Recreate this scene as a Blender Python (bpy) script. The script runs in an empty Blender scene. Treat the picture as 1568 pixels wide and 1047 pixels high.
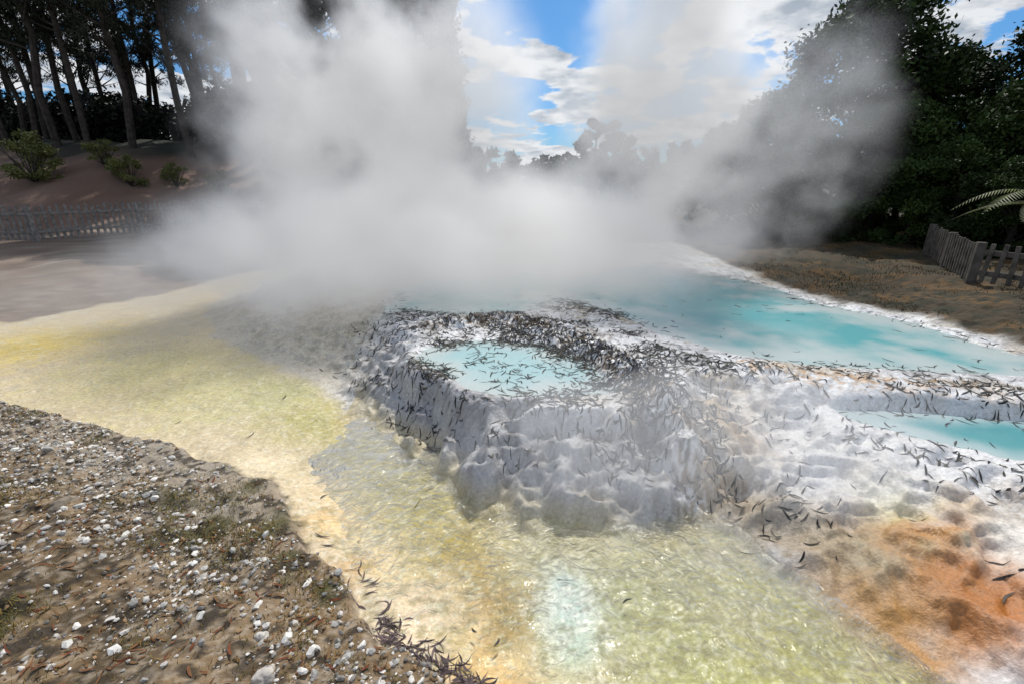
import bpy, math, numpy as np
from mathutils import Vector
rng=np.random.default_rng(7)
scene=bpy.context.scene
col_link=scene.collection.objects.link

# ---------------- helpers ----------------
_tab=np.random.default_rng(3).random((8,256,256))
def vnoise(x,y,s=0):
    xi=np.floor(x).astype(int);yi=np.floor(y).astype(int)
    fx=x-xi;fy=y-yi;fx=fx*fx*(3-2*fx);fy=fy*fy*(3-2*fy)
    T=_tab[s%8]
    a=T[xi%256,yi%256];b=T[(xi+1)%256,yi%256];c=T[xi%256,(yi+1)%256];d=T[(xi+1)%256,(yi+1)%256]
    return (a*(1-fx)+b*fx)*(1-fy)+(c*(1-fx)+d*fx)*fy
def fbm(x,y,o=4,s=0):
    v=0;a=.5;t=0
    for i in range(o):
        v=v+a*vnoise(x+17.3*i,y+9.1*i,s+i);t+=a;a*=.5;x,y=(x*.8-y*.6)*2.03,(x*.6+y*.8)*2.03
    return v/t
def S(t):
    t=np.clip(t,0,1);return t*t*(3-2*t)
def sdf(poly,x,y):
    x=np.asarray(x,float);y=np.asarray(y,float)
    d=np.full(x.shape,1e9);ins=np.zeros(x.shape,bool)
    n=len(poly)
    for i in range(n):
        ax,ay=poly[i];bx,by=poly[(i+1)%n]
        ex,ey=bx-ax,by-ay
        t=np.clip(((x-ax)*ex+(y-ay)*ey)/(ex*ex+ey*ey+1e-12),0,1)
        d=np.minimum(d,(x-ax-ex*t)**2+(y-ay-ey*t)**2)
        if ay!=by:
            cr=((ay>y)!=(by>y))&(x<ex*(y-ay)/(by-ay)+ax)
            ins^=cr
    d=np.sqrt(d);return np.where(ins,d,-d)
def pdist(line,x,y):
    d=np.full(np.shape(x),1e9)
    for (ax,ay),(bx,by) in zip(line[:-1],line[1:]):
        ex,ey=bx-ax,by-ay
        t=np.clip(((x-ax)*ex+(y-ay)*ey)/(ex*ex+ey*ey),0,1)
        d=np.minimum(d,(x-ax-ex*t)**2+(y-ay-ey*t)**2)
    return np.sqrt(d)
def mesh_np(name,V,F,mats,mi=None,col=None,smooth=False,k=4,link=True):
    me=bpy.data.meshes.new(name)
    V=np.asarray(V,np.float32);F=np.asarray(F,np.int32)
    me.vertices.add(len(V));me.vertices.foreach_set('co',V.ravel())
    me.loops.add(F.size);me.loops.foreach_set('vertex_index',F.ravel())
    me.polygons.add(len(F));me.polygons.foreach_set('loop_start',np.arange(len(F),dtype=np.int32)*k)
    for m in mats: me.materials.append(m)
    if mi is not None: me.polygons.foreach_set('material_index',np.asarray(mi,np.int32))
    me.update(calc_edges=True)
    if col is not None:
        a=me.color_attributes.new('Col','FLOAT_COLOR','POINT')
        c=np.ones((len(V),4),np.float32);c[:,:3]=col;a.data.foreach_set('color',c.ravel())
    me.polygons.foreach_set('use_smooth',np.full(len(F),smooth))
    me.validate()
    ob=bpy.data.objects.new(name,me)
    if link: col_link(ob)
    return ob
def nmat(name):
    m=bpy.data.materials.new(name);m.use_nodes=True
    nt=m.node_tree;b=nt.nodes['Principled BSDF'];return m,nt,b
def N(nt,t,**kw):
    n=nt.nodes.new(t)
    for k,v in kw.items():
        if k in n.inputs: n.inputs[k].default_value=v
        else: setattr(n,k,v)
    return n

# ---------------- layout (metres, world) ----------------
bank=[(-30,5.6),(-10,4.6),(-6.16,4.01),(-4.68,3.79),(-3.56,3.35),(-2.7,3.06),(-2.03,2.77),(-1.54,2.51),(-1.29,2.25),(-1.07,1.96),(-.82,1.78),(-.64,1.56),(-.55,1.42),(-.35,1.35),(-.16,1.23),(-.02,1.0),(.1,.6),(.3,-3),(.3,-60),(-30,-60)]
terr=[(-5.5,9.5),(-5.2,7.56),(-3.96,5.77),(-2.63,4.82),(-1.84,4.12),(-1.28,3.58),(-.78,3.1),(-.45,2.72),(-.28,2.38),(.06,2.26),(.39,2.3),(.71,2.27),(1.1,2.34),(1.36,2.22),(1.51,1.9),(1.59,1.63),(1.76,1.47),(1.9,1.31),(2.02,1.18),(2.3,.6),(3,-.5),(9,-1),(9,9),(6,14),(0,16),(-5,13)]
pool1=[(-.84,4.15),(-.62,4.39),(-.16,4.46),(.36,4.3),(.66,3.87),(.78,3.49),(.76,3.16),(.47,3.12),(-.02,3.14),(-.32,3.26),(-.55,3.56),(-.86,3.87)]
rear=[(-1.51,5.57),(-.66,5.31),(-.03,5.4),(.68,6.12),(1.37,5.25),(1.56,4.59),(2.01,4.06),(2.62,3.75),(3.38,3.56),(4.17,3.44),(5.2,3.3),(5.3,3.75),(4.65,3.95),(4.6,5.),(4.3,5.5),(4.1,5.9),(4.1,6.78),(4.,7.6),(2.8,9),(.2,9.4),(-2.3,8.6)]
p3=[(2.43,3.08),(2.87,3.08),(3.3,3.0),(3.85,2.88),(4.6,2.8),(4.4,2.35),(3.18,2.38),(2.89,2.55),(2.69,2.7),(2.45,2.92)]
ridge=[(-.77,4.97),(-.03,5.1),(.64,4.47),(.96,3.56),(1.13,3.04),(1.2,2.72),(1.27,2.45)]
rim=[(.95,5.57),(1.4,4.0),(2.41,3.42),(3.12,3.26),(3.74,3.1),(4.8,3.02)]
basin=[(-30,5.2),(-30,8),(-7.4,6.4),(-6.5,8.5),(-6,13),(-3,19),(3,20),(4.6,13),(4.2,7.8),(4.25,6.8),(4.3,5.9),(4.75,5.1),(4.9,4.0),(6,3),(7,0),(7,-60),(.3,-60),(.3,-3),(-6,3)]
WZ=0.0; P1=.425; PR=.445; P3=.33

def H(x,y,full=False):
    x=np.asarray(x,float);y=np.asarray(y,float)
    nA=fbm(x*1.1+5,y*1.1,4,1)-.5; nB=fbm(x*5.,y*5.,4,2)-.5; nC=fbm(x*17,y*17,3,4)-.5
    near=np.clip(1-(np.hypot(x,y)-12)/10,0,1)
    dt=sdf(terr,x,y)+.18*nA+.16*nB
    db=sdf(bank,x,y)+.12*nB+.05*nA+.03*nC
    bed=-.045+.035*nB+.018*nC+.06*S(1+(db)/.34)*S((x+2.4)/.6)+.075*S((-x-.7)/1.3)
    wl=S((-x-.75)/1.3)*1.3+S((x-.95)/.8)*.9
    lump=1-np.abs(2*fbm(x*3.3,y*3.3,2,3)-1)*2.0
    lump2=1-np.abs(2*fbm(x*8+3,y*8,2,5)-1)*1.8
    dd=dt+.13*lump+.04*lump2-.05
    step=S((dd-.0)/(.22+wl*.5))*.34+S((dd-.2-wl*.3)/(.2+wl*.35))*.33+S((dd-.44-wl*.5)/(.24+wl*.4))*.33
    pr=np.clip(step,0,1)
    zt=.44*pr+ (4*pr*(1-pr)*.03+.010)*lump*near+ .019*lump2*near*np.clip(pr*4,0,1)+.012*nC+.03*nB
    # micro-terracing ripples on the sinter faces
    zt=zt+.010*np.sin(zt*2*math.pi/.075+2.2*lump)*near*np.clip(5*pr*(1-pr),0,1)
    rl=np.where(x>1.2,S((x-1.5)/.5),0)
    drim=pdist(rim,x,y)
    front=S((3.3-.18*(x-2.4)-y)/.35)*rl
    zt=zt-.10*front*pr
    dr=pdist(ridge,x,y)+.12*nB
    rg=np.exp(-(dr/.24)**2)
    zt=zt+rg*(.01+.05*np.maximum(lump2,0)*.6+.10*nC+.04*lump)*S(dt/.2)
    zt=zt+.03*np.exp(-(drim/.13)**2)*S((x-1.)/.3)*(.6+2*nB)
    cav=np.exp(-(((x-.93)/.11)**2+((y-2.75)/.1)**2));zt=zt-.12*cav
    dp1=sdf(pool1,x,y)+.10*nB
    # rims: a natural lip holds each pool above its surroundings
    rw=S((dp1+.28)/.2);zt=zt*(1-rw)+np.maximum(zt,P1+.018+.05*np.maximum(nB,-.1)+.012*lump2)*rw
    q=S((dp1+.10)/.2);zt=np.where(dp1>-.10,zt*(1-q)+(P1-.05+.04*nB)*q,zt)
    dpr=sdf(rear,x,y)+.14*nB+.2*nA
    dpq=sdf(rear,x,y);rw=S((dpq+.35)/.22)*(x>-1)*(y<6.5)*np.where(x<4,1,0);zt=zt*(1-rw)+np.maximum(zt,PR+.012+.03*nB)*rw
    q=S((dpr+.1)/.5);zt=zt*(1-q)+(PR-.11)*q
    dp3=sdf(p3,x,y)+.08*nB
    rw=S((dp3+.3)/.2);zt=zt*(1-rw)+np.maximum(zt,P3+.015+.02*lump2)*rw
    q=S((dp3+.08)/.16);zt=zt*(1-q)+(P3-.07)*q
    tm=S((dt+.10)/.12)
    z=bed*(1-tm)+np.maximum(zt,bed)*tm
    bz=.11*S((db+.015)/.06)+.09*S(db/1.0)+near*(.12*nA+.09*nB+.045*nC)*S(db/.2)
    bm=S((db+.03)/.05)
    z=z*(1-bm)+np.maximum(bz,z)*bm
    do=-(sdf(basin,x,y)+.25*nA+.1*nB)
    inb=(db>-.03)
    right=S((x-1)/3)
    lv=(.03+.47*S(do/6.))*(1-right)+(.47+.06*S(do/.6)+.14*S(do/4))*right
    lv=lv+near*(.12*nB+.04*nC)+.20*nA*S(do/2)
    om=S((do+.1)/.35)*np.where(inb&(y<6),0,1)
    z=z*(1-om)+lv*om
    hs=13.5+np.clip((x+17)*.9,0,12)
    hill=S((y-hs)/12)*S((-x-4)/9)*3.7
    z=z+hill*(1+.15*nA)
    z=z+9*np.exp(-(((x-60)/45)**2+((y-170)/40)**2))+5*np.exp(-(((x+60)/70)**2+((y-190)/60)**2))
    z=z+S((np.hypot(x,y)-40)/60)*1.0*np.where(y>0,1,0)
    if full: return z,dict(nA=nA,nB=nB,nC=nC,dt=dt,pr=pr,db=db,do=do,om=om,rg=rg,dp1=dp1,dpr=dpr,dp3=dp3,lump=lump,lump2=lump2,drim=drim,bm=bm,dr=dr,hill=hill,cav=cav)
    return z
def surf(x,y):
    x=np.asarray(x,float);y=np.asarray(y,float)
    z=H(x,y)
    z=np.where(sdf(pool1,x,y)>-.05,np.maximum(z,P1),z)
    z=np.where(sdf(rear,x,y)>-.05,np.maximum(z,PR),z)
    z=np.where(sdf(p3,x,y)>-.05,np.maximum(z,P3),z)
    return np.maximum(z,WZ+.002)

# ---------------- ground ----------------
def axis(lo,hi,step,far_lo,far_hi,g=1.07):
    a=list(np.arange(lo,hi,step))
    s=step;v=a[-1]
    while v<far_hi: s*=g;v+=s;a.append(v)
    s=step;v=a[0];b=[]
    while v>far_lo: s*=g;v-=s;b.append(v)
    return np.array(b[::-1]+a)
xs=axis(-5.5,5,.018,-500,500);ys=axis(.9,6.3,.012,-80,800)
X,Y=np.meshgrid(xs,ys)
Z,m=H(X,Y,True)
nx,ny=len(xs),len(ys)
def lerp(c,col,w):
    w=np.clip(w,0,1)[...,None];return c*(1-w)+np.array(col)*w
C=np.zeros(X.shape+(3,))+np.array((.68,.55,.35))
big=fbm(X*2.2,Y*2.2,4,6);med=fbm(X*6,Y*6,4,0);fin=fbm(X*22,Y*22,3,1);vf=fbm(X*55,Y*55,2,2)
def blob(x,y,r,a=None,e=1.):
    q=((X-x)/r)**2+((Y-y)/(r*e))**2
    return np.exp(-q*(1.3-.9*(med-.5)*3))
bedc=[(-6.05,5.5,1.0,(.62,.46,.11),.9),(-4.0,4.7,1.0,(.64,.54,.25),.8),(-3.,4.1,.8,(.58,.51,.23),.75),(-2.2,4.0,.6,(.48,.45,.20),.8),
(-1.7,3.5,.42,(.44,.39,.13),.85),(-1.2,3.1,.36,(.43,.37,.09),.9),(-.8,2.75,.36,(.42,.35,.07),1),(-.55,2.45,.32,(.43,.34,.055),1),(-.3,2.1,.30,(.42,.31,.045),1),(-.15,1.86,.27,(.40,.25,.03),1),(-.02,1.62,.2,(.40,.24,.03),1),
(.55,1.75,.55,(.45,.44,.25),.9),(.8,1.45,.5,(.41,.40,.17),.9),(.2,2.15,.3,(.54,.49,.32),.8),(1.2,1.9,.4,(.42,.39,.25),.8),(1.32,1.44,.4,(.39,.36,.14),.8),(1.,1.,.6,(.39,.37,.10),.9),
(-1.75,2.8,.22,(.78,.64,.42),.9),(-1.3,2.6,.2,(.78,.60,.36),.8),(-1.1,2.25,.2,(.78,.52,.22),.8),(-.8,1.95,.22,(.80,.60,.36),.9),(-.45,1.65,.22,(.80,.62,.46),1),(-.1,1.35,.2,(.78,.55,.27),1),(-.02,1.1,.2,(.72,.38,.09),.8),
(.28,1.84,.13,(.60,.72,.72),1),(.29,1.68,.15,(.62,.74,.73),1),(.29,1.52,.13,(.55,.66,.57),.9)]
for x,y,r,c,w in bedc: C=lerp(C,c,blob(x,y,r)*w*1.15)
C=C*(.80+.28*med+.1*fin)[...,None]
C=lerp(C,(.42,.21,.02),S((big-.53)*6)*.4*(X<.1)*S((X+2.0)/1))
C=lerp(C,(.20,.17,.04),S((fin-.53)*7)*.5*S((X+2)/1.))
C=lerp(C,(.74,.71,.56),S((vf-.6)*8)*.5)
C=lerp(C,(.85,.88,.88),np.exp(-(((X-.28)/.17)**2+((Y-1.72)/.24)**2))*S((vf-.42)*6)*.8)
# terrace
T=np.zeros_like(C)+np.array((.62,.62,.625))
T=lerp(T,(.26,.25,.245),S((med-.45)*4)*.75)
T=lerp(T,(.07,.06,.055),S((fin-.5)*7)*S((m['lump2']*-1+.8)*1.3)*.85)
T=lerp(T,(.42,.29,.11),S((big-.5)*6)*.45*(X>.3))
T=lerp(T,(.85,.85,.85),S((vf-.5)*5)*.55)
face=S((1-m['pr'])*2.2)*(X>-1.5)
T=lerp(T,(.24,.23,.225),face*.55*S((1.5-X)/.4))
T=lerp(T,(.52,.42,.20),S((.3-m['pr'])*3.2)*S((.9-X)/.6)*.65*(X>-1.5))
rgm=np.clip(m['rg']*1.4,0,1)
T=lerp(T,(.30,.16,.04),rgm*S((med-.42)*6)*.75)
T=lerp(T,(.05,.045,.04),rgm*S((fin-.5)*8)*.9)
T=lerp(T,(.85,.85,.85),rgm*S((vf-.5)*8)*.9)
T=lerp(T,(.04,.04,.04),m['cav']*.9)  # shade of the carved cavity painted in as near-black
for x,y,r,c,w in [(2.05,1.85,.46,(.50,.20,.025),1),(1.75,1.62,.38,(.50,.25,.06),.9),(2.2,1.62,.34,(.44,.15,.02),1),(1.75,2.05,.4,(.42,.32,.19),.8),(1.5,2.3,.3,(.40,.35,.28),.7),(2.6,1.8,.22,(.80,.76,.68),.9),(1.6,2.9,.4,(.5,.33,.14),.6),(2.2,2.2,.2,(.68,.58,.18),.7)]:
    T=lerp(T,c,blob(x,y,r)*w*1.25*(.6+.8*med))
T=lerp(T,(.5,.25,.05),S((fin-.45)*5)*np.exp(-((m['drim']-.05)/.14)**2)*(X>2)*.7)
T=lerp(T,(.80,.80,.81),S((3.4-Y)/.5)*S((X-1.5)/.5)*S((Y-2.0)/.3)*.7)
T=lerp(T,(.58,.50,.35),S((-X-1.2)/.8)*.7)
T=lerp(T,(.62,.68,.66),np.clip(S((m['dp1']+.05)/.1)+S((m['dpr']+.05)/.15)+S((m['dp3']+.03)/.1),0,1))
tm=S((m['dt']+.12)/.16)
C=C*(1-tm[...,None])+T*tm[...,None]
# outer ground
O=np.zeros_like(C)+np.array((.20,.135,.095))
O=lerp(O,(.10,.07,.05),S((med-.45)*5)*.7)
O=lerp(O,(.30,.25,.2),S((fin-.55)*6)*.6)
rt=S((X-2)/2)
O=lerp(O,(.045,.032,.014),rt*.95);O=lerp(O,(.018,.02,.008),rt*S((med-.45)*6)*.8);O=lerp(O,(.17,.085,.02),rt*S((big-.5)*6)*.6*S((fin-.4)*5))  # brown right bank, with ambient shadow darkened into its colour
O=lerp(O,(.42,.34,.22),S((.22-m['do'])/.3)*.65)
O=lerp(O,(.17,.10,.07),S(m['hill']/.4)*.9*(.5+.8*med))
O=lerp(O,(.02,.022,.012),S((m['hill']-2.6)/.6+(big-.5)*2))
O=lerp(O,(.03,.045,.02),S((np.hypot(X,Y)-34)/8))
om=S((m['do']+.08)/.3)*np.where((m['db']>-.03)&(Y<6),0,1)
C=C*(1-om[...,None])+O*om[...,None]
# bank
B=np.zeros_like(C)+np.array((.22,.145,.075))
B=lerp(B,(.075,.05,.023),S((med-.45)*6)*.85)
B=lerp(B,(.40,.35,.28),S((.8-m['db'])/.6)*S((X*-1-.9)/.8)*.7*(.5+med))
B=lerp(B,(.38,.31,.23),S((vf-.5)*7)*.6)
B=lerp(B,(.06,.06,.012),S((big-.5)*7)*S((med-.42)*6)*.8)
B=lerp(B,(.46,.37,.26),S((.05-m['db'])/.06)*.6)
B=lerp(B,(.03,.022,.014),S((fin-.54)*9)*.85)
bm=S((m['db']+.02)/.04)
C=C*(1-bm[...,None])+B*bm[...,None]
wet=np.clip((1-om)*(1-bm),0,1)
C=np.clip(C,.01,.88)
V=np.stack([X,Y,Z],-1).reshape(-1,3)
i=np.arange(nx*ny).reshape(ny,nx)
F=np.stack([i[:-1,:-1],i[:-1,1:],i[1:,1:],i[1:,:-1]],-1).reshape(-1,4)
gm,nt,b=nmat('ground_sinter_soil')
at=N(nt,'ShaderNodeVertexColor',layer_name='Col')
wa=N(nt,'ShaderNodeAttribute',attribute_name='wet')
ge=N(nt,'ShaderNodeNewGeometry')
n1=N(nt,'ShaderNodeTexNoise',Scale=45.,Detail=6.,Roughness=.65);nt.links.new(ge.outputs['Position'],n1.inputs['Vector'])
mr=N(nt,'ShaderNodeMapRange');mr.inputs[1].default_value=.3;mr.inputs[2].default_value=.7;mr.inputs[3].default_value=.7;mr.inputs[4].default_value=1.28
nt.links.new(n1.outputs[0],mr.inputs[0])
mx=N(nt,'ShaderNodeVectorMath',operation='SCALE');nt.links.new(at.outputs[0],mx.inputs[0]);nt.links.new(mr.outputs[0],mx.inputs['Scale'])
nt.links.new(mx.outputs[0],b.inputs['Base Color'])
ro=N(nt,'ShaderNodeMapRange');ro.inputs[3].default_value=.95;ro.inputs[4].default_value=.34;nt.links.new(wa.outputs['Fac'],ro.inputs[0]);nt.links.new(ro.outputs[0],b.inputs['Roughness'])
bu=N(nt,'ShaderNodeBump',Strength=.7,Distance=.012);nt.links.new(n1.outputs[0],bu.inputs['Height']);nt.links.new(bu.outputs[0],b.inputs['Normal'])
ground=mesh_np('ground',V,F,[gm],col=C.reshape(-1,3),smooth=True)
a=ground.data.attributes.new('wet','FLOAT','POINT');a.data.foreach_set('value',wet.ravel().astype(np.float32))

# ---------------- water ----------------
def water_mat(name,tr_,bumps,bs,rough=.06,ior=1.33,col=(.5,.5,.3),attr=False,tint=(1,1,1)):
    m_,nt,b=nmat(name)
    ge=N(nt,'ShaderNodeNewGeometry')
    n=N(nt,'ShaderNodeTexNoise',Scale=bs,Detail=5.,Roughness=.62,Distortion=1.2);nt.links.new(ge.outputs['Position'],n.inputs['Vector'])
    if attr:
        at=N(nt,'ShaderNodeVertexColor',layer_name='Col');nt.links.new(at.outputs[0],b.inputs['Base Color'])
    else: b.inputs['Base Color'].default_value=(*col,1)
    b.inputs['Roughness'].default_value=rough;b.inputs['IOR'].default_value=ior
    bu=N(nt,'ShaderNodeBump',Strength=bumps,Distance=.02);nt.links.new(n.outputs[0],bu.inputs['Height']);nt.links.new(bu.outputs[0],b.inputs['Normal'])
    tr=N(nt,'ShaderNodeBsdfTransparent');tr.inputs[0].default_value=(*tint,1);gl=N(nt,'ShaderNodeBsdfGlossy',Roughness=rough);nt.links.new(bu.outputs[0],gl.inputs['Normal'])
    fr=N(nt,'ShaderNodeFresnel',IOR=ior);nt.links.new(bu.outputs[0],fr.inputs['Normal'])
    m1=N(nt,'ShaderNodeMixShader');nt.links.new(fr.outputs[0],m1.inputs[0]);nt.links.new(tr.outputs[0],m1.inputs[1]);nt.links.new(gl.outputs[0],m1.inputs[2])
    m2=N(nt,'ShaderNodeMixShader',Fac=tr_);nt.links.new(b.outputs[0],m2.inputs[1]);nt.links.new(m1.outputs[0],m2.inputs[2])
    nt.links.new(m2.outputs[0],nt.nodes['Material Output'].inputs['Surface'])
    return m_
def water(name,poly,z,mat):
    me=bpy.data.meshes.new(name);me.from_pydata([(x,y,z) for x,y in poly],[],[list(range(len(poly)))]);me.materials.append(mat)
    o=bpy.data.objects.new(name,me);col_link(o);return o
def pool(name,poly,z,mat,deep,pale,w):
    P=np.array(poly);x=np.arange(P[:,0].min()-.15,P[:,0].max()+.15,.04);y=np.arange(P[:,1].min()-.15,P[:,1].max()+.15,.04)
    XX,YY=np.meshgrid(x,y);d=sdf(poly,XX,YY);nn=fbm(XX*3,YY*3,4,2)
    t=S((d+(nn-.5)*w*1.4)/w)*(.7+.6*(fbm(XX*1.3,YY*1.3,3,4)))
    t=np.clip(t,0,1)[...,None];c=np.array(pale)*(1-t)+np.array(deep)*t
    idx=np.arange(XX.size).reshape(XX.shape);ok=(d>-.12);F=np.stack([idx[:-1,:-1],idx[:-1,1:],idx[1:,1:],idx[1:,:-1]],-1).reshape(-1,4)
    ok=(ok[:-1,:-1]&ok[:-1,1:]&ok[1:,1:]&ok[1:,:-1]).reshape(-1);F=F[ok]
    mesh_np(name,np.stack([XX,YY,np.full(XX.shape,z)],-1).reshape(-1,3),F,[mat],col=c.reshape(-1,3),smooth=True)
water('stream_water',[(-1.9,3.9),(-1.5,4.1),(0,3.2),(2.5,3),(3,0),(3,-8),(.1,-8),(-.2,.8),(-1.5,2.2),(-2.2,2.9)],WZ,water_mat('stream_water_mat',.985,.8,10.,.09,1.2,tint=(.99,.99,.93)))
pm_=water_mat('pool_milky',.25,.1,7.,.08,1.25,attr=True,tint=(.8,1,1))
pool('hot_pool_water',pool1,P1,pm_,(.42,.63,.65),(.60,.66,.64),.35)
pool('hot_pool_water',rear,PR,pm_,(.15,.47,.50),(.62,.69,.68),1.1)
pool('hot_pool_water',p3,P3,pm_,(.09,.38,.41),(.55,.66,.66),.22)

# ---------------- leaves strewn ----------------
def simple_mat(name,col,rough=.7,var=.3,scale=8.,use_attr=False,spec=.3):
    m_,nt,b=nmat(name);b.inputs['Roughness'].default_value=rough;b.inputs['Specular IOR Level'].default_value=spec
    ge=N(nt,'ShaderNodeNewGeometry');n=N(nt,'ShaderNodeTexNoise',Scale=scale,Detail=3.);nt.links.new(ge.outputs['Position'],n.inputs['Vector'])
    mr=N(nt,'ShaderNodeMapRange');mr.inputs[1].default_value=.3;mr.inputs[2].default_value=.7;mr.inputs[3].default_value=1-var;mr.inputs[4].default_value=1+var;nt.links.new(n.outputs[0],mr.inputs[0])
    sc=N(nt,'ShaderNodeVectorMath',operation='SCALE');nt.links.new(mr.outputs[0],sc.inputs['Scale'])
    if use_attr:
        at=N(nt,'ShaderNodeVertexColor',layer_name='Col');nt.links.new(at.outputs[0],sc.inputs[0])
    else: sc.inputs[0].default_value=col
    nt.links.new(sc.outputs[0],b.inputs['Base Color']);return m_
attr_mat=simple_mat('attr_dry',(0,0,0),.8,.25,40.,True)
def slivers(px,py,Lm,Wm,ang,cols,curl=.01,sf=surf,lift=.004,bend=.12):
    n=len(px);K=6
    t=np.linspace(-.5,.5,K)
    cv=rng.normal(0,bend,n)
    lx=t[None]*Lm[:,None];ly=cv[:,None]*Lm[:,None]*(4*t[None]**2)*.9
    wd=Wm[:,None]*np.clip(np.cos(t*math.pi)[None],.06,1)**.8*.5
    ca,sa=np.cos(ang)[:,None],np.sin(ang)[:,None]
    cx=px[:,None]+lx*ca-ly*sa;cy=py[:,None]+lx*sa+ly*ca
    ax,ay=-sa,ca
    zc=sf(cx,cy)
    P=[]
    rise=np.abs(rng.normal(0,curl,n))[:,None]*(4*t[None]**2)
    for sgn in (-1,1):
        x=cx+sgn*wd*ax;y=cy+sgn*wd*ay
        z=np.maximum(zc,sf(x,y))+lift+rise+rng.normal(0,.0015,n)[:,None]
        P.append(np.stack([x,y,z],-1))
    V=np.stack(P,2).reshape(-1,3)
    base=np.arange(n)[:,None]*K*2+np.arange(K-1)[None]*2
    F=np.stack([base,base+2,base+3,base+1],-1).reshape(-1,4)
    c=np.repeat(cols,K*2,axis=0)
    return V,F,c
cand=140000
px=rng.uniform(-3.0,4.8,cand);py=rng.uniform(1.2,8,cand)
z_,mm=H(px,py,True)
gx=(surf(px+.02,py)-surf(px-.02,py))/.04;gy=(surf(px,py+.02)-surf(px,py-.02))/.04;slope=np.hypot(gx,gy)
dens=np.zeros(cand)
dens+=.42*S((mm['dt']-.12)/.2)*(px<1.4)*S((px+2.2)/1.2)
dens+=.7*np.exp(-(mm['dr']/.36)**2)
dens+=.45*np.exp(-(mm['dp1']/.2)**2)
dens+=.10*S((mm['dt']-.15)/.2)*(px>=1.4)
dens+=.6*np.exp(-(mm['drim']/.18)**2)*(px>1.)
dens+=.25*np.exp(-(((px-2.4)/.35)**2+((py-2.35)/.3)**2))
dens+=.6*np.exp(-(((px+.5)/.5)**2+((py-3.2)/.4)**2))
dens*=np.where(mm['dpr']>.15,.05,1)*np.where(mm['dp1']>.12,.3,1)*np.where(mm['dp3']>.1,.45,1)*(mm['dt']>.03)*(mm['om']<.1)
dens*=(.08+1.9*S((fbm(px*3,py*3,3,5)-.3)*2.5))*np.clip(1.5-slope*.5,.25,1)
dens*=np.where((py<2.1)&(px>1.3),.25,1)
dens+=.002*(mm['dt']<0)*(mm['db']<-.1)
k=rng.random(cand)<dens*.38
px,py,sl_=px[k],py[k],slope[k];n=len(px)
sh=rng.random(n)
cols=np.stack([.02+.14*sh**3,.02+.12*sh**3,.022+.08*sh**3],-1)
V,F,c=slivers(px,py,rng.uniform(.03,.13,n)/(1+.5*np.clip(sl_,0,2)),rng.uniform(.006,.014,n),rng.normal(.3,1.2,n),cols,.004,lift=.003)
mesh_np('fallen_eucalyptus_leaves',V,F,[attr_mat],col=c)

def bank_pts(n,x0=-6,x1=.2,y0=.7,y1=4.6,mind=.05):
    x=rng.uniform(x0,x1,n);y=rng.uniform(y0,y1,n);_,q=H(x,y,True);k=q['db']>mind;return x[k],y[k],q['db'][k]
x,y,d=bank_pts(8000);k=rng.random(len(x))<.4*S((2.7-y)/1.)+.03;x,y=x[k],y[k];n=len(x)
sh=rng.random((n,1));cols=(1-sh)*np.array([[.17,.045,.018]])+sh*np.array([[.20,.12,.05]])
V,F,c=slivers(x,y,rng.uniform(.025,.08,n),rng.uniform(.005,.012,n),rng.uniform(0,6.28,n),cols,.010,bend=.2)
mesh_np('dead_leaf_litter',V,F,[attr_mat],col=c)
ed=np.array([(-1.15,2.1),(-.82,1.78),(-.64,1.56),(-.55,1.42),(-.35,1.35),(-.16,1.23),(-.02,1.0)])
n=190;s_=rng.integers(0,6,n);s_=np.where((s_<2)&(rng.random(n)<.8),4,s_);t_=rng.random((n,1));e_=ed[s_]*(1-t_)+ed[s_+1]*t_+rng.normal(0,.03,(n,2))+np.array([.05,.03])
cols=np.array([[.07,.05,.05]])*rng.uniform(.4,2.4,(n,1))
V,F,c=slivers(e_[:,0],e_[:,1],rng.uniform(.04,.11,n),rng.uniform(.005,.012,n),rng.uniform(0,6.28,n),cols,.006,lift=.004,bend=.2)
mesh_np('twig_debris',V,F,[attr_mat],col=c)
def grass(name,x,y,hmin,hmax,cA,cB,w=.0022):
    n=len(x);z=H(x,y);h=rng.uniform(hmin,hmax,n);a=rng.uniform(0,6.28,n);l=rng.uniform(.2,1.1,n)
    dx,dy=np.cos(a),np.sin(a);V=[]
    for q,ww in ((0,1),(.5,.8),(1,.12)):
        cx=x+dx*l*h*q*q;cy=y+dy*l*h*q*q;cz=z-.003+h*q*(1-.3*q*l)
        for s in (-1,1): V.append(np.stack([cx-dy*w*ww*s,cy+dx*w*ww*s,cz],-1))
    V=np.stack(V,1).reshape(-1,3);b0=np.arange(n)[:,None]*6+np.array([[0,2]])
    F=np.stack([b0,b0+1,b0+3,b0+2],-1).reshape(-1,4)
    t=rng.random((n,1));c=np.repeat((1-t)*np.array([cA])+t*np.array([cB]),6,axis=0)
    return mesh_np(name,V,F,[attr_mat],col=c)
x,y,d=bank_pts(200000,-4.5,.2,.7,3.6,.04)
k=rng.random(len(x))<np.clip((fbm(x*2.2,y*2.2,4,6)-.45)*3.5,0.05,1)*S((2.4-y*.5)/.8)*.8*S(d/.2);x,y=x[k],y[k]
grass('grass',x,y,.01,.034,(.08,.08,.012),(.32,.21,.06),.0018)
x=rng.uniform(4.3,9,40000);y=rng.uniform(3.5,12,40000);_,q=H(x,y,True);k=(q['do']>.15)&(rng.random(40000)<np.clip((fbm(x*1.5,y*1.5,3,2)-.4)*3,0,1));x,y=x[k],y[k]
grass('grass',x,y,.015,.06,(.03,.035,.008),(.12,.07,.02),.004)

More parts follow.
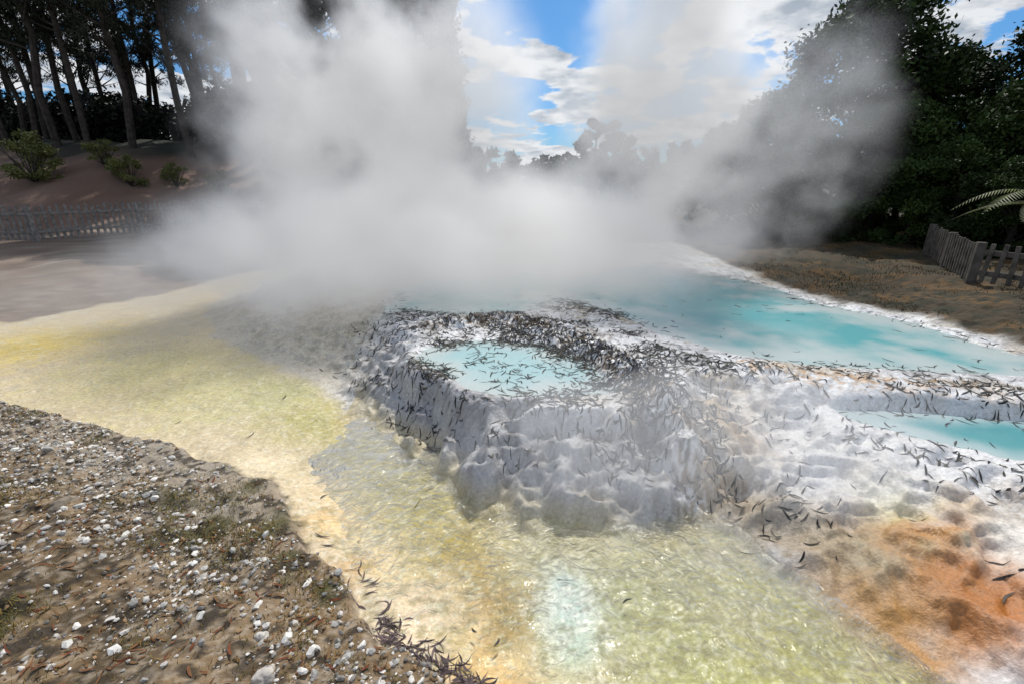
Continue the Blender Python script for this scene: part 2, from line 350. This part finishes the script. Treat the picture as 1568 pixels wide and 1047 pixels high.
import bmesh
bm_=bmesh.new();bmesh.ops.create_icosphere(bm_,subdivisions=1,radius=1);iv=np.array([v.co[:] for v in bm_.verts]);it=np.array([[v.index for v in f.verts] for f in bm_.faces]);bm_.free()
def stones(name,x,y,r,cols,flat=.6,sink=.2,mat=attr_mat,z=None):
    n=len(x);z=H(x,y) if z is None else z
    sc=np.stack([rng.uniform(.7,1.4,n),rng.uniform(.5,1.1,n),rng.uniform(.3,.9,n)*flat/.6],-1)*r[:,None]
    P=iv[None]*(1+rng.uniform(-.32,.32,(n,len(iv),1)))*sc[:,None]
    a=rng.uniform(0,6.28,n);tl=rng.normal(0,.35,n)
    ct,st=np.cos(tl)[:,None],np.sin(tl)[:,None];yy=P[...,1]*ct-P[...,2]*st;zz=P[...,1]*st+P[...,2]*ct
    ca,sa=np.cos(a)[:,None],np.sin(a)[:,None];xx=P[...,0]*ca-yy*sa;y2=P[...,0]*sa+yy*ca
    V=np.stack([xx+x[:,None],y2+y[:,None],zz+z[:,None]+(sc[:,2]*(1-2*sink)*.7)[:,None]],-1).reshape(-1,3)
    F=(np.arange(n)[:,None,None]*len(iv)+it[None]).reshape(-1,3)
    return mesh_np(name,V,F,[mat],col=np.repeat(cols,len(iv),axis=0),k=3)
x,y,d=bank_pts(80000,-5,.2,.8,4.3,.01)
g=fbm(x*1.8+9,y*1.8,3,3);k=rng.random(len(x))<np.clip((g-.36)*3.,.12,1)*.75;x,y,d=x[k],y[k],d[k];n=len(x)
r=.0025+.012*rng.random(n)**4+.003*rng.random(n)
sh=rng.random((n,1));t2=rng.random((n,1))
cols=np.where(t2<.42,.42+.36*sh,.12+.2*sh)*np.array([[1,.93,.84]])
cols=np.where(t2>.72,np.array([[.24,.15,.075]])*(.4+sh),cols)
stones('gravel',x,y,r,cols)
x,y,d=bank_pts(4600,-3.5,0,.8,3.2,.03);k=rng.random(len(x))<np.clip((fbm(x*1.8+9,y*1.8,3,3)-.36)*3.,.1,1)*.65;x,y=x[k],y[k];n=len(x)
stones('gravel',x,y,.007+.018*rng.random(n)**2,np.array([[.76,.73,.67]])*rng.uniform(.35,1.15,(n,1)))

def rock(name,x,y,r,col,fl=.6):
    bm=bmesh.new();bmesh.ops.create_icosphere(bm,subdivisions=4,radius=1)
    from mathutils import noise
    for v in bm.verts:
        c=v.co.copy();d=1+.45*noise.noise(c*1.1+Vector((x,y,0)))+.12*noise.noise(c*3.5)+.04*noise.noise(c*9)
        v.co=Vector((c.x*r*1.2*d,c.y*r*d,c.z*r*fl*d))
    me=bpy.data.meshes.new(name);bm.to_mesh(me);bm.free();me.materials.append(simple_mat(name+'_mat',col,.85,.3,30.))
    for p in me.polygons:p.use_smooth=True
    o=bpy.data.objects.new(name,me);o.location=(x,y,float(H(x,y))+r*fl*.25);o.rotation_euler=(0,0,x*3);col_link(o)
rock('rock',-2.58,2.18,.055,(.24,.20,.15),.7)
rock('white_rock',-.94,1.25,.036,(.55,.50,.44),.7)
rock('white_rock',-1.05,1.42,.022,(.5,.47,.42),.7)

# ---------------- trees ----------------
def tube(pts,rad,ns=8):
    pts=np.array(pts,float);K=len(pts);V=[];F=[]
    for k in range(K):
        d=pts[min(k+1,K-1)]-pts[max(k-1,0)];d/=np.linalg.norm(d)+1e-9
        u=np.cross(d,(0.3,1,0.1));u/=np.linalg.norm(u);w=np.cross(d,u)
        a=np.linspace(0,2*math.pi,ns,endpoint=False)
        V.append(pts[k]+rad[k]*(np.cos(a)[:,None]*u+np.sin(a)[:,None]*w))
    for k in range(K-1):
        for j in range(ns): F.append((k*ns+j,k*ns+(j+1)%ns,(k+1)*ns+(j+1)%ns,(k+1)*ns+j))
    return np.concatenate(V),np.array(F)
def leaf_mat(name):
    m_,nt,b=nmat(name);at=N(nt,'ShaderNodeVertexColor',layer_name='Col');nt.links.new(at.outputs[0],b.inputs['Base Color'])
    b.inputs['Roughness'].default_value=.55;b.inputs['Specular IOR Level'].default_value=.2
    return m_
leafm=leaf_mat('foliage');barkm=simple_mat('bark',(.05,.04,.033),.9,.5,6.)
def tree_mesh(name,trunk_paths,clumps,nleaf,lsize,cA,cB,seed=0,hang=0.,aspect=.45):
    r=np.random.default_rng(seed);Vs=[];Fs=[];off=0;mi=[];cs=[]
    for p,rd in trunk_paths:
        v,f=tube(p,rd,7);Vs.append(v);Fs.append(f+off);off+=len(v);mi+=[0]*len(f);cs.append(np.full((len(v),3),.06))
    cl=np.array(clumps);w=cl[:,3]**2;w/=w.sum();id=r.choice(len(cl),nleaf,p=w)
    d=r.normal(0,1,(nleaf,3));d/=np.linalg.norm(d,axis=1)[:,None]
    rr=cl[id,3]*np.abs(r.random(nleaf))**.45*(1+.25*r.normal(0,1,nleaf))
    P=cl[id,:3]+d*rr[:,None]*np.array([1,1,.75])
    a=r.normal(0,1,(nleaf,3));a[:,2]-=hang;a/=np.linalg.norm(a,axis=1)[:,None]
    bb=np.cross(a,r.normal(0,1,(nleaf,3)));bb/=np.linalg.norm(bb,axis=1)[:,None]
    sz=lsize*r.uniform(.6,1.4,nleaf)[:,None]
    V=np.stack([P-a*sz,P+bb*sz*aspect,P+a*sz,P-bb*sz*aspect],1).reshape(-1,3)
    F=np.arange(nleaf*4).reshape(-1,4)+off
    ct=r.random(len(cl))[id][:,None]*.65+r.random((nleaf,1))*.35
    c=np.repeat((1-ct)*np.array([cA])+ct*np.array([cB]),4,axis=0)
    Vs.append(V);Fs.append(F);cs.append(c);mi+=[1]*nleaf
    return mesh_np(name,np.concatenate(Vs),np.concatenate(Fs),[barkm,leafm],mi=mi,col=np.concatenate(cs),link=False)
def put(ob,x,y,rz=0,s=1,name=None,dz=-.1):
    o=bpy.data.objects.new(name or ob.name,ob.data);o.location=(x,y,float(H(x,y))+dz);o.rotation_euler=(0,0,rz);o.scale=(s,s,s);col_link(o);return o
def broad(name,h,R,seed,n,ls,cA,cB,low=.1,ncl=70,xy=1.0):
    r=np.random.default_rng(seed);cl=[];br=[]
    tr=[(0,0,0),(.1,.05,h*.3),(-.1,.1,h*.6),(.05,0,h*.9)];br.append((tr,[.06*h/2,.05*h/2,.03*h/2,.01*h/2]))
    for i in range(ncl):
        z=h*(low+(1-low)*r.random()**.9);f=(z/h-low)/(1-low);prof=R*math.sqrt(max(.05,1-(max(0,f-.25)/.78)**2))*(.75+.5*r.random())
        a=r.random()*6.28;q=prof*(.35+.65*r.random()**.5);x,y=q*math.cos(a),q*math.sin(a)
        cl.append((x,y,z,R*r.uniform(.13,.27)))
        if i%3==0: br.append(([(0,0,max(.2,z-q*.7)),(x*.5,y*.5,z-q*.25),(x,y,z)],[.02*h/2,.012*h/2,.004*h]))
    return tree_mesh(name,br,cl,n,ls,cA,cB,seed)
gA,gB=(.008,.016,.005),(.055,.095,.018)
t1=broad('broadleaf_tree',6.0,2.3,11,42000,.07,gA,gB,ncl=90)
t2=broad('broadleaf_tree',4.6,1.9,12,32000,.065,gA,gB,low=.03,ncl=85)
t3=broad('broadleaf_tree',5.6,2.2,13,40000,.07,gA,(.05,.085,.015),low=.03,ncl=90)
put(t1,9.2,13.2,.4,.97);put(t2,7.3,13.6,1.5,.8);put(t2,9.0,11.9,3.,.72)
put(t3,12.4,11.2,2.,.88);put(t2,11.6,13.8,4.,.98);put(t3,13.0,8.8,.5,.95);put(t2,10.8,10.4,5.,.76);put(t2,11.6,8.4,2.2,.85);put(t2,6.9,15.5,.2,.7)
for x,y,s,a in [(9.6,10.2,.5,1),(10.4,8.9,.55,2),(9.3,11.0,.45,4),(11.4,7.0,.6,3),(9.6,9.0,.42,5),(10.3,12.6,.7,2),(13.5,13.,.8,1),(8.4,12.6,.5,2.)]: put(t2,x,y,a,s)
def columnar(name,h,R,seed,n,ls):
    r=np.random.default_rng(seed);cl=[];br=[([(0,0,0),(.1,0,h*.5),(0,0,h)],[.3,.2,.03])]
    for i in range(190):
        z=h*r.random();f=z/h;prof=R*(1-.6*max(0,f-.5)/.5)*min(1,.55+f*3);a=r.random()*6.28;q=prof*(.5+.5*r.random()**.5)
        cl.append((q*math.cos(a),q*math.sin(a),z,r.uniform(.35,.75)))
        if i%5==0: br.append(([(0,0,max(0,z-.8)),(q*math.cos(a),q*math.sin(a),z)],[.06,.015]))
    return tree_mesh(name,br,cl,n,ls,(.010,.013,.006),(.05,.05,.02),seed)
c1=columnar('tall_cypress_tree',17,2.3,21,60000,.12);c2=columnar('tall_cypress_tree',16,2.1,22,55000,.12)
put(c1,-4.7,23);put(c2,-7.2,22.5,1.);put(c1,-9.6,24,2.,1.05);put(c2,-4.9,27,3.)
def euca(name,h,seed,n):
    r=np.random.default_rng(seed);lx,ly=r.normal(0,.5,2)
    tr=[(lx*f*f+.10*r.normal(),ly*f*f+.10*r.normal(),h*f) for f in np.linspace(0,1,8)];br=[(tr,list(np.linspace(.15,.06,8)))];cl=[]
    for i in range(34):
        f=r.uniform(.22,1);a=r.random()*6.28;q=r.uniform(.5,2.0)*(1.15-f*.5);b0=np.array([lx*f*f,ly*f*f,h*f]);e=b0+np.array([q*math.cos(a),q*math.sin(a),q*r.uniform(.2,1.)])
        br.append(([b0,(b0+e)/2+np.array([0,0,-.05]),e],[.045,.025,.01]))
        for j in range(3): cl.append((*(e+r.normal(0,.35,3)),r.uniform(.2,.45)))
    return tree_mesh(name,br,cl,n,.10,(.014,.02,.012),(.045,.052,.028),seed,hang=1.2,aspect=.22)
es=[euca('eucalyptus_tree',16,31,9000),euca('eucalyptus_tree',15,32,8500),euca('eucalyptus_tree',17,33,9000)]
r=np.random.default_rng(77)
for i in range(34):
    y=r.uniform(22,33);x=-y*(1.14-.74*((i+.5)/34))+r.normal(0,.5)
    put(es[i%3],x,y,i*1.3,.85+.3*r.random())
r=np.random.default_rng(5);cl=[];
for i in range(240):
    y=r.uniform(27,34);x=-y*r.uniform(.35,1.35);cl.append((x,y,float(H(x,y))+r.uniform(0,2.6),r.uniform(.5,1.2)))
o=tree_mesh('hillside_undergrowth',[],cl,60000,.15,(.008,.011,.006),(.02,.024,.013),6);col_link(o)
def treeline(name,x0,x1,y0,y1,h,n,nl,ls,seed):
    r=np.random.default_rng(seed);cl=[];br=[]
    for i in range(n):
        x=r.uniform(x0,x1);y=r.uniform(y0,y1);z=float(H(x,y));hh=h*r.uniform(.5,1.15)
        br.append(([(x,y,z),(x,y,z+hh*.8)],[.12,.04]))
        for j in range(5): cl.append((x+r.normal(0,hh*.14),y+r.normal(0,hh*.14),z+hh*(.25+.17*j),hh*.2))
    o=tree_mesh(name,br,cl,nl,ls,(.018,.03,.016),(.05,.07,.035),seed);col_link(o)
treeline('distant_trees',-12,30,50,62,3.2,46,40000,.2,41)
treeline('distant_forest',5,110,120,165,6,160,40000,.7,42)
treeline('distant_forest',-110,0,90,130,7,120,30000,.6,43)
t4=broad('lone_tree',5.6,1.4,51,9000,.13,(.012,.018,.01),(.04,.05,.022),low=.4,ncl=20)
put(t4,6.5,38,0,1.1);put(t4,8.2,39.5,2,1.1)
def shrub(name,h,R,seed,n,cA,cB):
    r=np.random.default_rng(seed);cl=[];br=[]
    for i in range(30):
        a=r.random()*6.28;q=R*r.random()**.6;z=h*r.uniform(.1,1)*(1-.35*q/R);cl.append((q*math.cos(a),q*math.sin(a),z,r.uniform(.14,.28)))
        br.append(([(0,0,0),(q*.6*math.cos(a),q*.6*math.sin(a),z*.6),(q*math.cos(a),q*math.sin(a),z)],[.03,.015,.005]))
    return tree_mesh(name,br,cl,n,.05,cA,cB,seed)
sb=shrub('shrub',1.9,.8,61,5000,(.08,.10,.03),(.22,.22,.07))
for x,y,s,a in [(-19.,19.2,1.1,0),(-17.,20.4,.6,1),(-15.8,20.,.75,2),(-14.6,21,.6,3),(-13,21.5,.6,1.)]: put(sb,x,y,a,s,dz=0)

def fern(x,y,zt):
    z0=float(H(x,y));Vs=[];Fs=[];cs=[];mi=[];off=0
    v,f=tube([(0,0,-.1),(.04,0,zt*.5),(0,0,zt)],[.12,.1,.09],8);Vs.append(v);Fs.append(f);off=len(v);cs.append(np.full((len(v),3),.05));mi+=[0]*len(f)
    for k in range(13):
        a=k/13*6.28+.2;Lf=rng.uniform(1.2,1.6);up=rng.uniform(.15,.5)
        def P(t): q=t*Lf;return np.array([math.cos(a)*q*.95,math.sin(a)*q*.95,zt+up*math.sin(t*2.2)-t*t*.45])
        sd=np.array([-math.sin(a),math.cos(a),0])
        for j in range(34):
            t=.08+.92*j/34;c0=P(t);c1=P(min(1,t+.02));d=(c1-c0);d/=np.linalg.norm(d)+1e-9
            w=.24*math.sin(math.pi*min(1,t*.9+.1))**.7
            for sg in (-1,1):
                tip=c0+sd*sg*w+d*w*.35+np.array([0,0,-.25*w]);h=d*.013
                Vs.append(np.array([c0-h,c0+h,tip+h*.15,tip-h*.15]));Fs.append(np.array([[0,1,2,3]])+off);off+=4;mi.append(1);cs.append(np.tile(np.array([[.09,.11,.02]])*rng.uniform(.5,1.4),(4,1)))
        v,f=tube([P(t) for t in np.linspace(0,1,8)],list(np.linspace(.012,.003,8)),5);Vs.append(v);Fs.append(f+off);off+=len(v);cs.append(np.full((len(v),3),.07));mi+=[1]*len(f)
    o=mesh_np('tree_fern',np.concatenate(Vs),np.concatenate(Fs),[barkm,leafm],mi=mi,col=np.concatenate(cs));o.location=(x,y,z0)
fern(9.2,7.9,.95)

# ---------------- fences ----------------
wood=simple_mat('weathered_timber',(.20,.19,.18),.85,.4,12.)
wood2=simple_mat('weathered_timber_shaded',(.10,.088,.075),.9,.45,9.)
def boxV(c,ax,ay,az):
    c=np.array(c);return np.array([c+sx*ax+sy*ay+sz*az for sz in(-1,1) for sy in(-1,1) for sx in(-1,1)])
BF=np.array([[0,2,3,1],[4,5,7,6],[0,1,5,4],[2,6,7,3],[0,4,6,2],[1,3,7,5]])
def fence(name,pts,h,post_every=2.,pick=.12,pw=.035,rail=(.3,.8),pm=wood):
    Vs=[]
    def add(c,ax,ay,az): Vs.append(boxV(c,ax,ay,az))
    up=np.array([0,0,1.])
    for (ax_,ay_),(bx,by) in zip(pts[:-1],pts[1:]):
        A=np.array([ax_,ay_]);B_=np.array([bx,by]);L_=np.linalg.norm(B_-A);d=(B_-A)/L_;D=np.array([d[0],d[1],0]);Nn=np.array([-d[1],d[0],0])
        ns=max(1,round(L_/post_every))
        for q in range(ns):
            a=A+(B_-A)*q/ns;b=A+(B_-A)*(q+1)/ns;za=float(H(*a));zb=float(H(*b))
            add((a[0],a[1],za+h*.48),D*.05,Nn*.05,up*h*.56)
            for rz in rail:
                p0=np.array([*a,za+h*rz]);p1=np.array([*b,zb+h*rz]);mid=(p0+p1)/2;e=(p1-p0)/2;add(mid,e*.985,Nn*.018,up*.035)
            m_=int(L_/ns/pick)
            for j in range(1,m_):
                t=j/m_;p=a*(1-t)+b*t;z=za*(1-t)+zb*t;hh=h*(.5+rng.normal(0,.012))
                add((p[0]+Nn[0]*.032,p[1]+Nn[1]*.032,z+.06*h+hh*.97),D*pw+up*rng.normal(0,.001),Nn*.011,up*hh*.95+D*rng.normal(0,.008))
    e=pts[-1];add((e[0],e[1],float(H(*e))+h*.48),D*.05,Nn*.05,up*h*.56)
    V=np.concatenate(Vs);F=np.concatenate([BF+8*k for k in range(len(Vs))])
    o=mesh_np(name,V,F,[pm])
    bv=o.modifiers.new('b','BEVEL');bv.width=.004;bv.segments=1
fence('picket_fence',[(-17.5,12.2),(-13,12.7),(-11.9,15.),(-10.4,19.5),(-7,20.5)],.95,pick=.15)
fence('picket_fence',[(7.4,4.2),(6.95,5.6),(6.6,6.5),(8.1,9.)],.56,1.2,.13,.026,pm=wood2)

# ---------------- steam ----------------
def steam(name,loc,rad,dens,nsc=.7,k=2.2,rot=(0,0,0),e=.26,col=(.93,.95,1.),seed=0.,step=1.,soft=.8,aniso=.35,det=3.):
    bm=bmesh.new();bmesh.ops.create_icosphere(bm,subdivisions=2,radius=1.05);me=bpy.data.meshes.new(name);bm.to_mesh(me);bm.free()
    o=bpy.data.objects.new(name,me);o.location=loc;o.scale=rad;o.rotation_euler=rot;col_link(o)
    m_=bpy.data.materials.new(name+'_vol');m_.use_nodes=True;nt=m_.node_tree;nt.nodes.clear()
    out=N(nt,'ShaderNodeOutputMaterial');tc=N(nt,'ShaderNodeTexCoord')
    ln=N(nt,'ShaderNodeVectorMath',operation='LENGTH');nt.links.new(tc.outputs['Object'],ln.inputs[0])
    mu=N(nt,'ShaderNodeVectorMath',operation='MULTIPLY');mu.inputs[1].default_value=rad;nt.links.new(tc.outputs['Object'],mu.inputs[0])
    av=N(nt,'ShaderNodeVectorMath',operation='ADD');av.inputs[1].default_value=(seed*3.1,seed*1.7,seed*5.3);nt.links.new(mu.outputs[0],av.inputs[0])
    no=N(nt,'ShaderNodeTexNoise',Scale=nsc,Detail=det,Roughness=.6);nt.links.new(av.outputs[0],no.inputs['Vector'])
    m1=N(nt,'ShaderNodeMath',operation='MULTIPLY_ADD');m1.inputs[1].default_value=-1.6;m1.inputs[2].default_value=1.6-k*.5;nt.links.new(ln.outputs['Value'],m1.inputs[0])
    m2=N(nt,'ShaderNodeMath',operation='MULTIPLY_ADD');m2.inputs[1].default_value=k;nt.links.new(no.outputs[0],m2.inputs[0]);nt.links.new(m1.outputs[0],m2.inputs[2])
    mp=N(nt,'ShaderNodeMapRange',interpolation_type='SMOOTHSTEP');mp.inputs[1].default_value=0;mp.inputs[2].default_value=soft;mp.inputs[3].default_value=0;mp.inputs[4].default_value=dens;nt.links.new(m2.outputs[0],mp.inputs[0])
    fb=N(nt,'ShaderNodeMapRange',interpolation_type='SMOOTHSTEP');fb.inputs[1].default_value=1.;fb.inputs[2].default_value=.55;nt.links.new(ln.outputs['Value'],fb.inputs[0])
    mm=N(nt,'ShaderNodeMath',operation='MULTIPLY');nt.links.new(mp.outputs[0],mm.inputs[0]);nt.links.new(fb.outputs[0],mm.inputs[1])
    vs=N(nt,'ShaderNodeVolumeScatter');vs.inputs['Color'].default_value=(*col,1);vs.inputs['Anisotropy'].default_value=aniso;nt.links.new(mm.outputs[0],vs.inputs['Density'])
    em=N(nt,'ShaderNodeEmission');em.inputs[0].default_value=(*col,1);ms=N(nt,'ShaderNodeMath',operation='MULTIPLY');ms.inputs[1].default_value=e;nt.links.new(mm.outputs[0],ms.inputs[0]);nt.links.new(ms.outputs[0],em.inputs[1])  # added glow brightens the steam in place of multiple scattering
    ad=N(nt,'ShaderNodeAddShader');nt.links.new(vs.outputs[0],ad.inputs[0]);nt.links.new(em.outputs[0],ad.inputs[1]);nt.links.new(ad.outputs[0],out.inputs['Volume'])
    me.materials.append(m_)
    m_.cycles.volume_step_rate=step
    return o
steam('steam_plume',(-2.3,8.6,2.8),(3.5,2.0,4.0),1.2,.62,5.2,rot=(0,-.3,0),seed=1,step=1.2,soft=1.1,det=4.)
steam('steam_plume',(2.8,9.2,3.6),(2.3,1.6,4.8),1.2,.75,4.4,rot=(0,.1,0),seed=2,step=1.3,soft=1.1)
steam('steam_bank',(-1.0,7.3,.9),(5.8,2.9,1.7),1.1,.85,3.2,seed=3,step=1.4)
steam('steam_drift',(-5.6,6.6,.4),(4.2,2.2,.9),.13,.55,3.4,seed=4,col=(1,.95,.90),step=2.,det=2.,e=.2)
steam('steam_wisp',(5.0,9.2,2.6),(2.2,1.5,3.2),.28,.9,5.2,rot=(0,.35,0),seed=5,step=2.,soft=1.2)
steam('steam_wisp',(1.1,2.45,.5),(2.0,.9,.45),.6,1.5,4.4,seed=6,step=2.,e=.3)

# ---------------- world, sun, camera ----------------
EL,AZ=math.radians(54),math.radians(14)
w=bpy.data.worlds.new('World');scene.world=w;w.use_nodes=True;nt=w.node_tree;bg=nt.nodes['Background'];bg.inputs[1].default_value=.1
sky=N(nt,'ShaderNodeTexSky',sky_type='NISHITA');sky.sun_disc=False;sky.sun_elevation=EL;sky.sun_rotation=AZ
tc=N(nt,'ShaderNodeTexCoord');sx=N(nt,'ShaderNodeSeparateXYZ');nt.links.new(tc.outputs['Generated'],sx.inputs[0])
mz=N(nt,'ShaderNodeMath',operation='MAXIMUM');mz.inputs[1].default_value=0.;nt.links.new(sx.outputs[2],mz.inputs[0])
az=N(nt,'ShaderNodeMath',operation='ADD');az.inputs[1].default_value=.16;nt.links.new(mz.outputs[0],az.inputs[0])
dx=N(nt,'ShaderNodeMath',operation='DIVIDE');dy=N(nt,'ShaderNodeMath',operation='DIVIDE')
nt.links.new(sx.outputs[0],dx.inputs[0]);nt.links.new(az.outputs[0],dx.inputs[1]);nt.links.new(sx.outputs[1],dy.inputs[0]);nt.links.new(az.outputs[0],dy.inputs[1])
cx=N(nt,'ShaderNodeCombineXYZ');nt.links.new(dx.outputs[0],cx.inputs[0]);nt.links.new(dy.outputs[0],cx.inputs[1]);cx.inputs[2].default_value=3.7
n1=N(nt,'ShaderNodeTexNoise',Scale=2.3,Detail=8.,Roughness=.57,Distortion=.1);nt.links.new(cx.outputs[0],n1.inputs['Vector'])
n2=N(nt,'ShaderNodeTexNoise',Scale=3.8,Detail=6.,Roughness=.58);nt.links.new(cx.outputs[0],n2.inputs['Vector'])
ms=N(nt,'ShaderNodeMapRange',interpolation_type='SMOOTHSTEP');ms.inputs[1].default_value=.46;ms.inputs[2].default_value=.52;nt.links.new(n1.outputs[0],ms.inputs[0])
cr=N(nt,'ShaderNodeValToRGB');cr.color_ramp.elements[0].position=.38;cr.color_ramp.elements[0].color=(3.8,4.4,5.2,1);cr.color_ramp.elements[1].position=.55;cr.color_ramp.elements[1].color=(8.2,8.4,8.7,1);nt.links.new(n2.outputs[0],cr.inputs[0])
sm=N(nt,'ShaderNodeMixRGB',blend_type='MULTIPLY');sm.inputs[0].default_value=1;sm.inputs[2].default_value=(.34,.70,1.05,1);nt.links.new(sky.outputs[0],sm.inputs[1])
mx=N(nt,'ShaderNodeMixRGB');nt.links.new(ms.outputs[0],mx.inputs[0]);nt.links.new(sm.outputs[0],mx.inputs[1]);nt.links.new(cr.outputs[0],mx.inputs[2]);nt.links.new(mx.outputs[0],bg.inputs[0])
sl=bpy.data.lights.new('sun','SUN');sl.energy=3.4;sl.angle=math.radians(.5);sl.color=(1,.96,.9);so=bpy.data.objects.new('sun',sl)
dv=Vector((math.sin(AZ)*math.cos(EL),math.cos(AZ)*math.cos(EL),math.sin(EL)));so.rotation_euler=dv.to_track_quat('Z','Y').to_euler();so.location=dv*50;col_link(so)
cd=bpy.data.cameras.new('camera');cd.lens=16;cd.sensor_width=36;cd.clip_end=3000;cd.clip_start=.05;co=bpy.data.objects.new('camera',cd);co.location=(0,0,1.9);co.rotation_euler=(math.radians(71.5),0,0);col_link(co);scene.camera=co
scene.view_settings.view_transform='Standard'
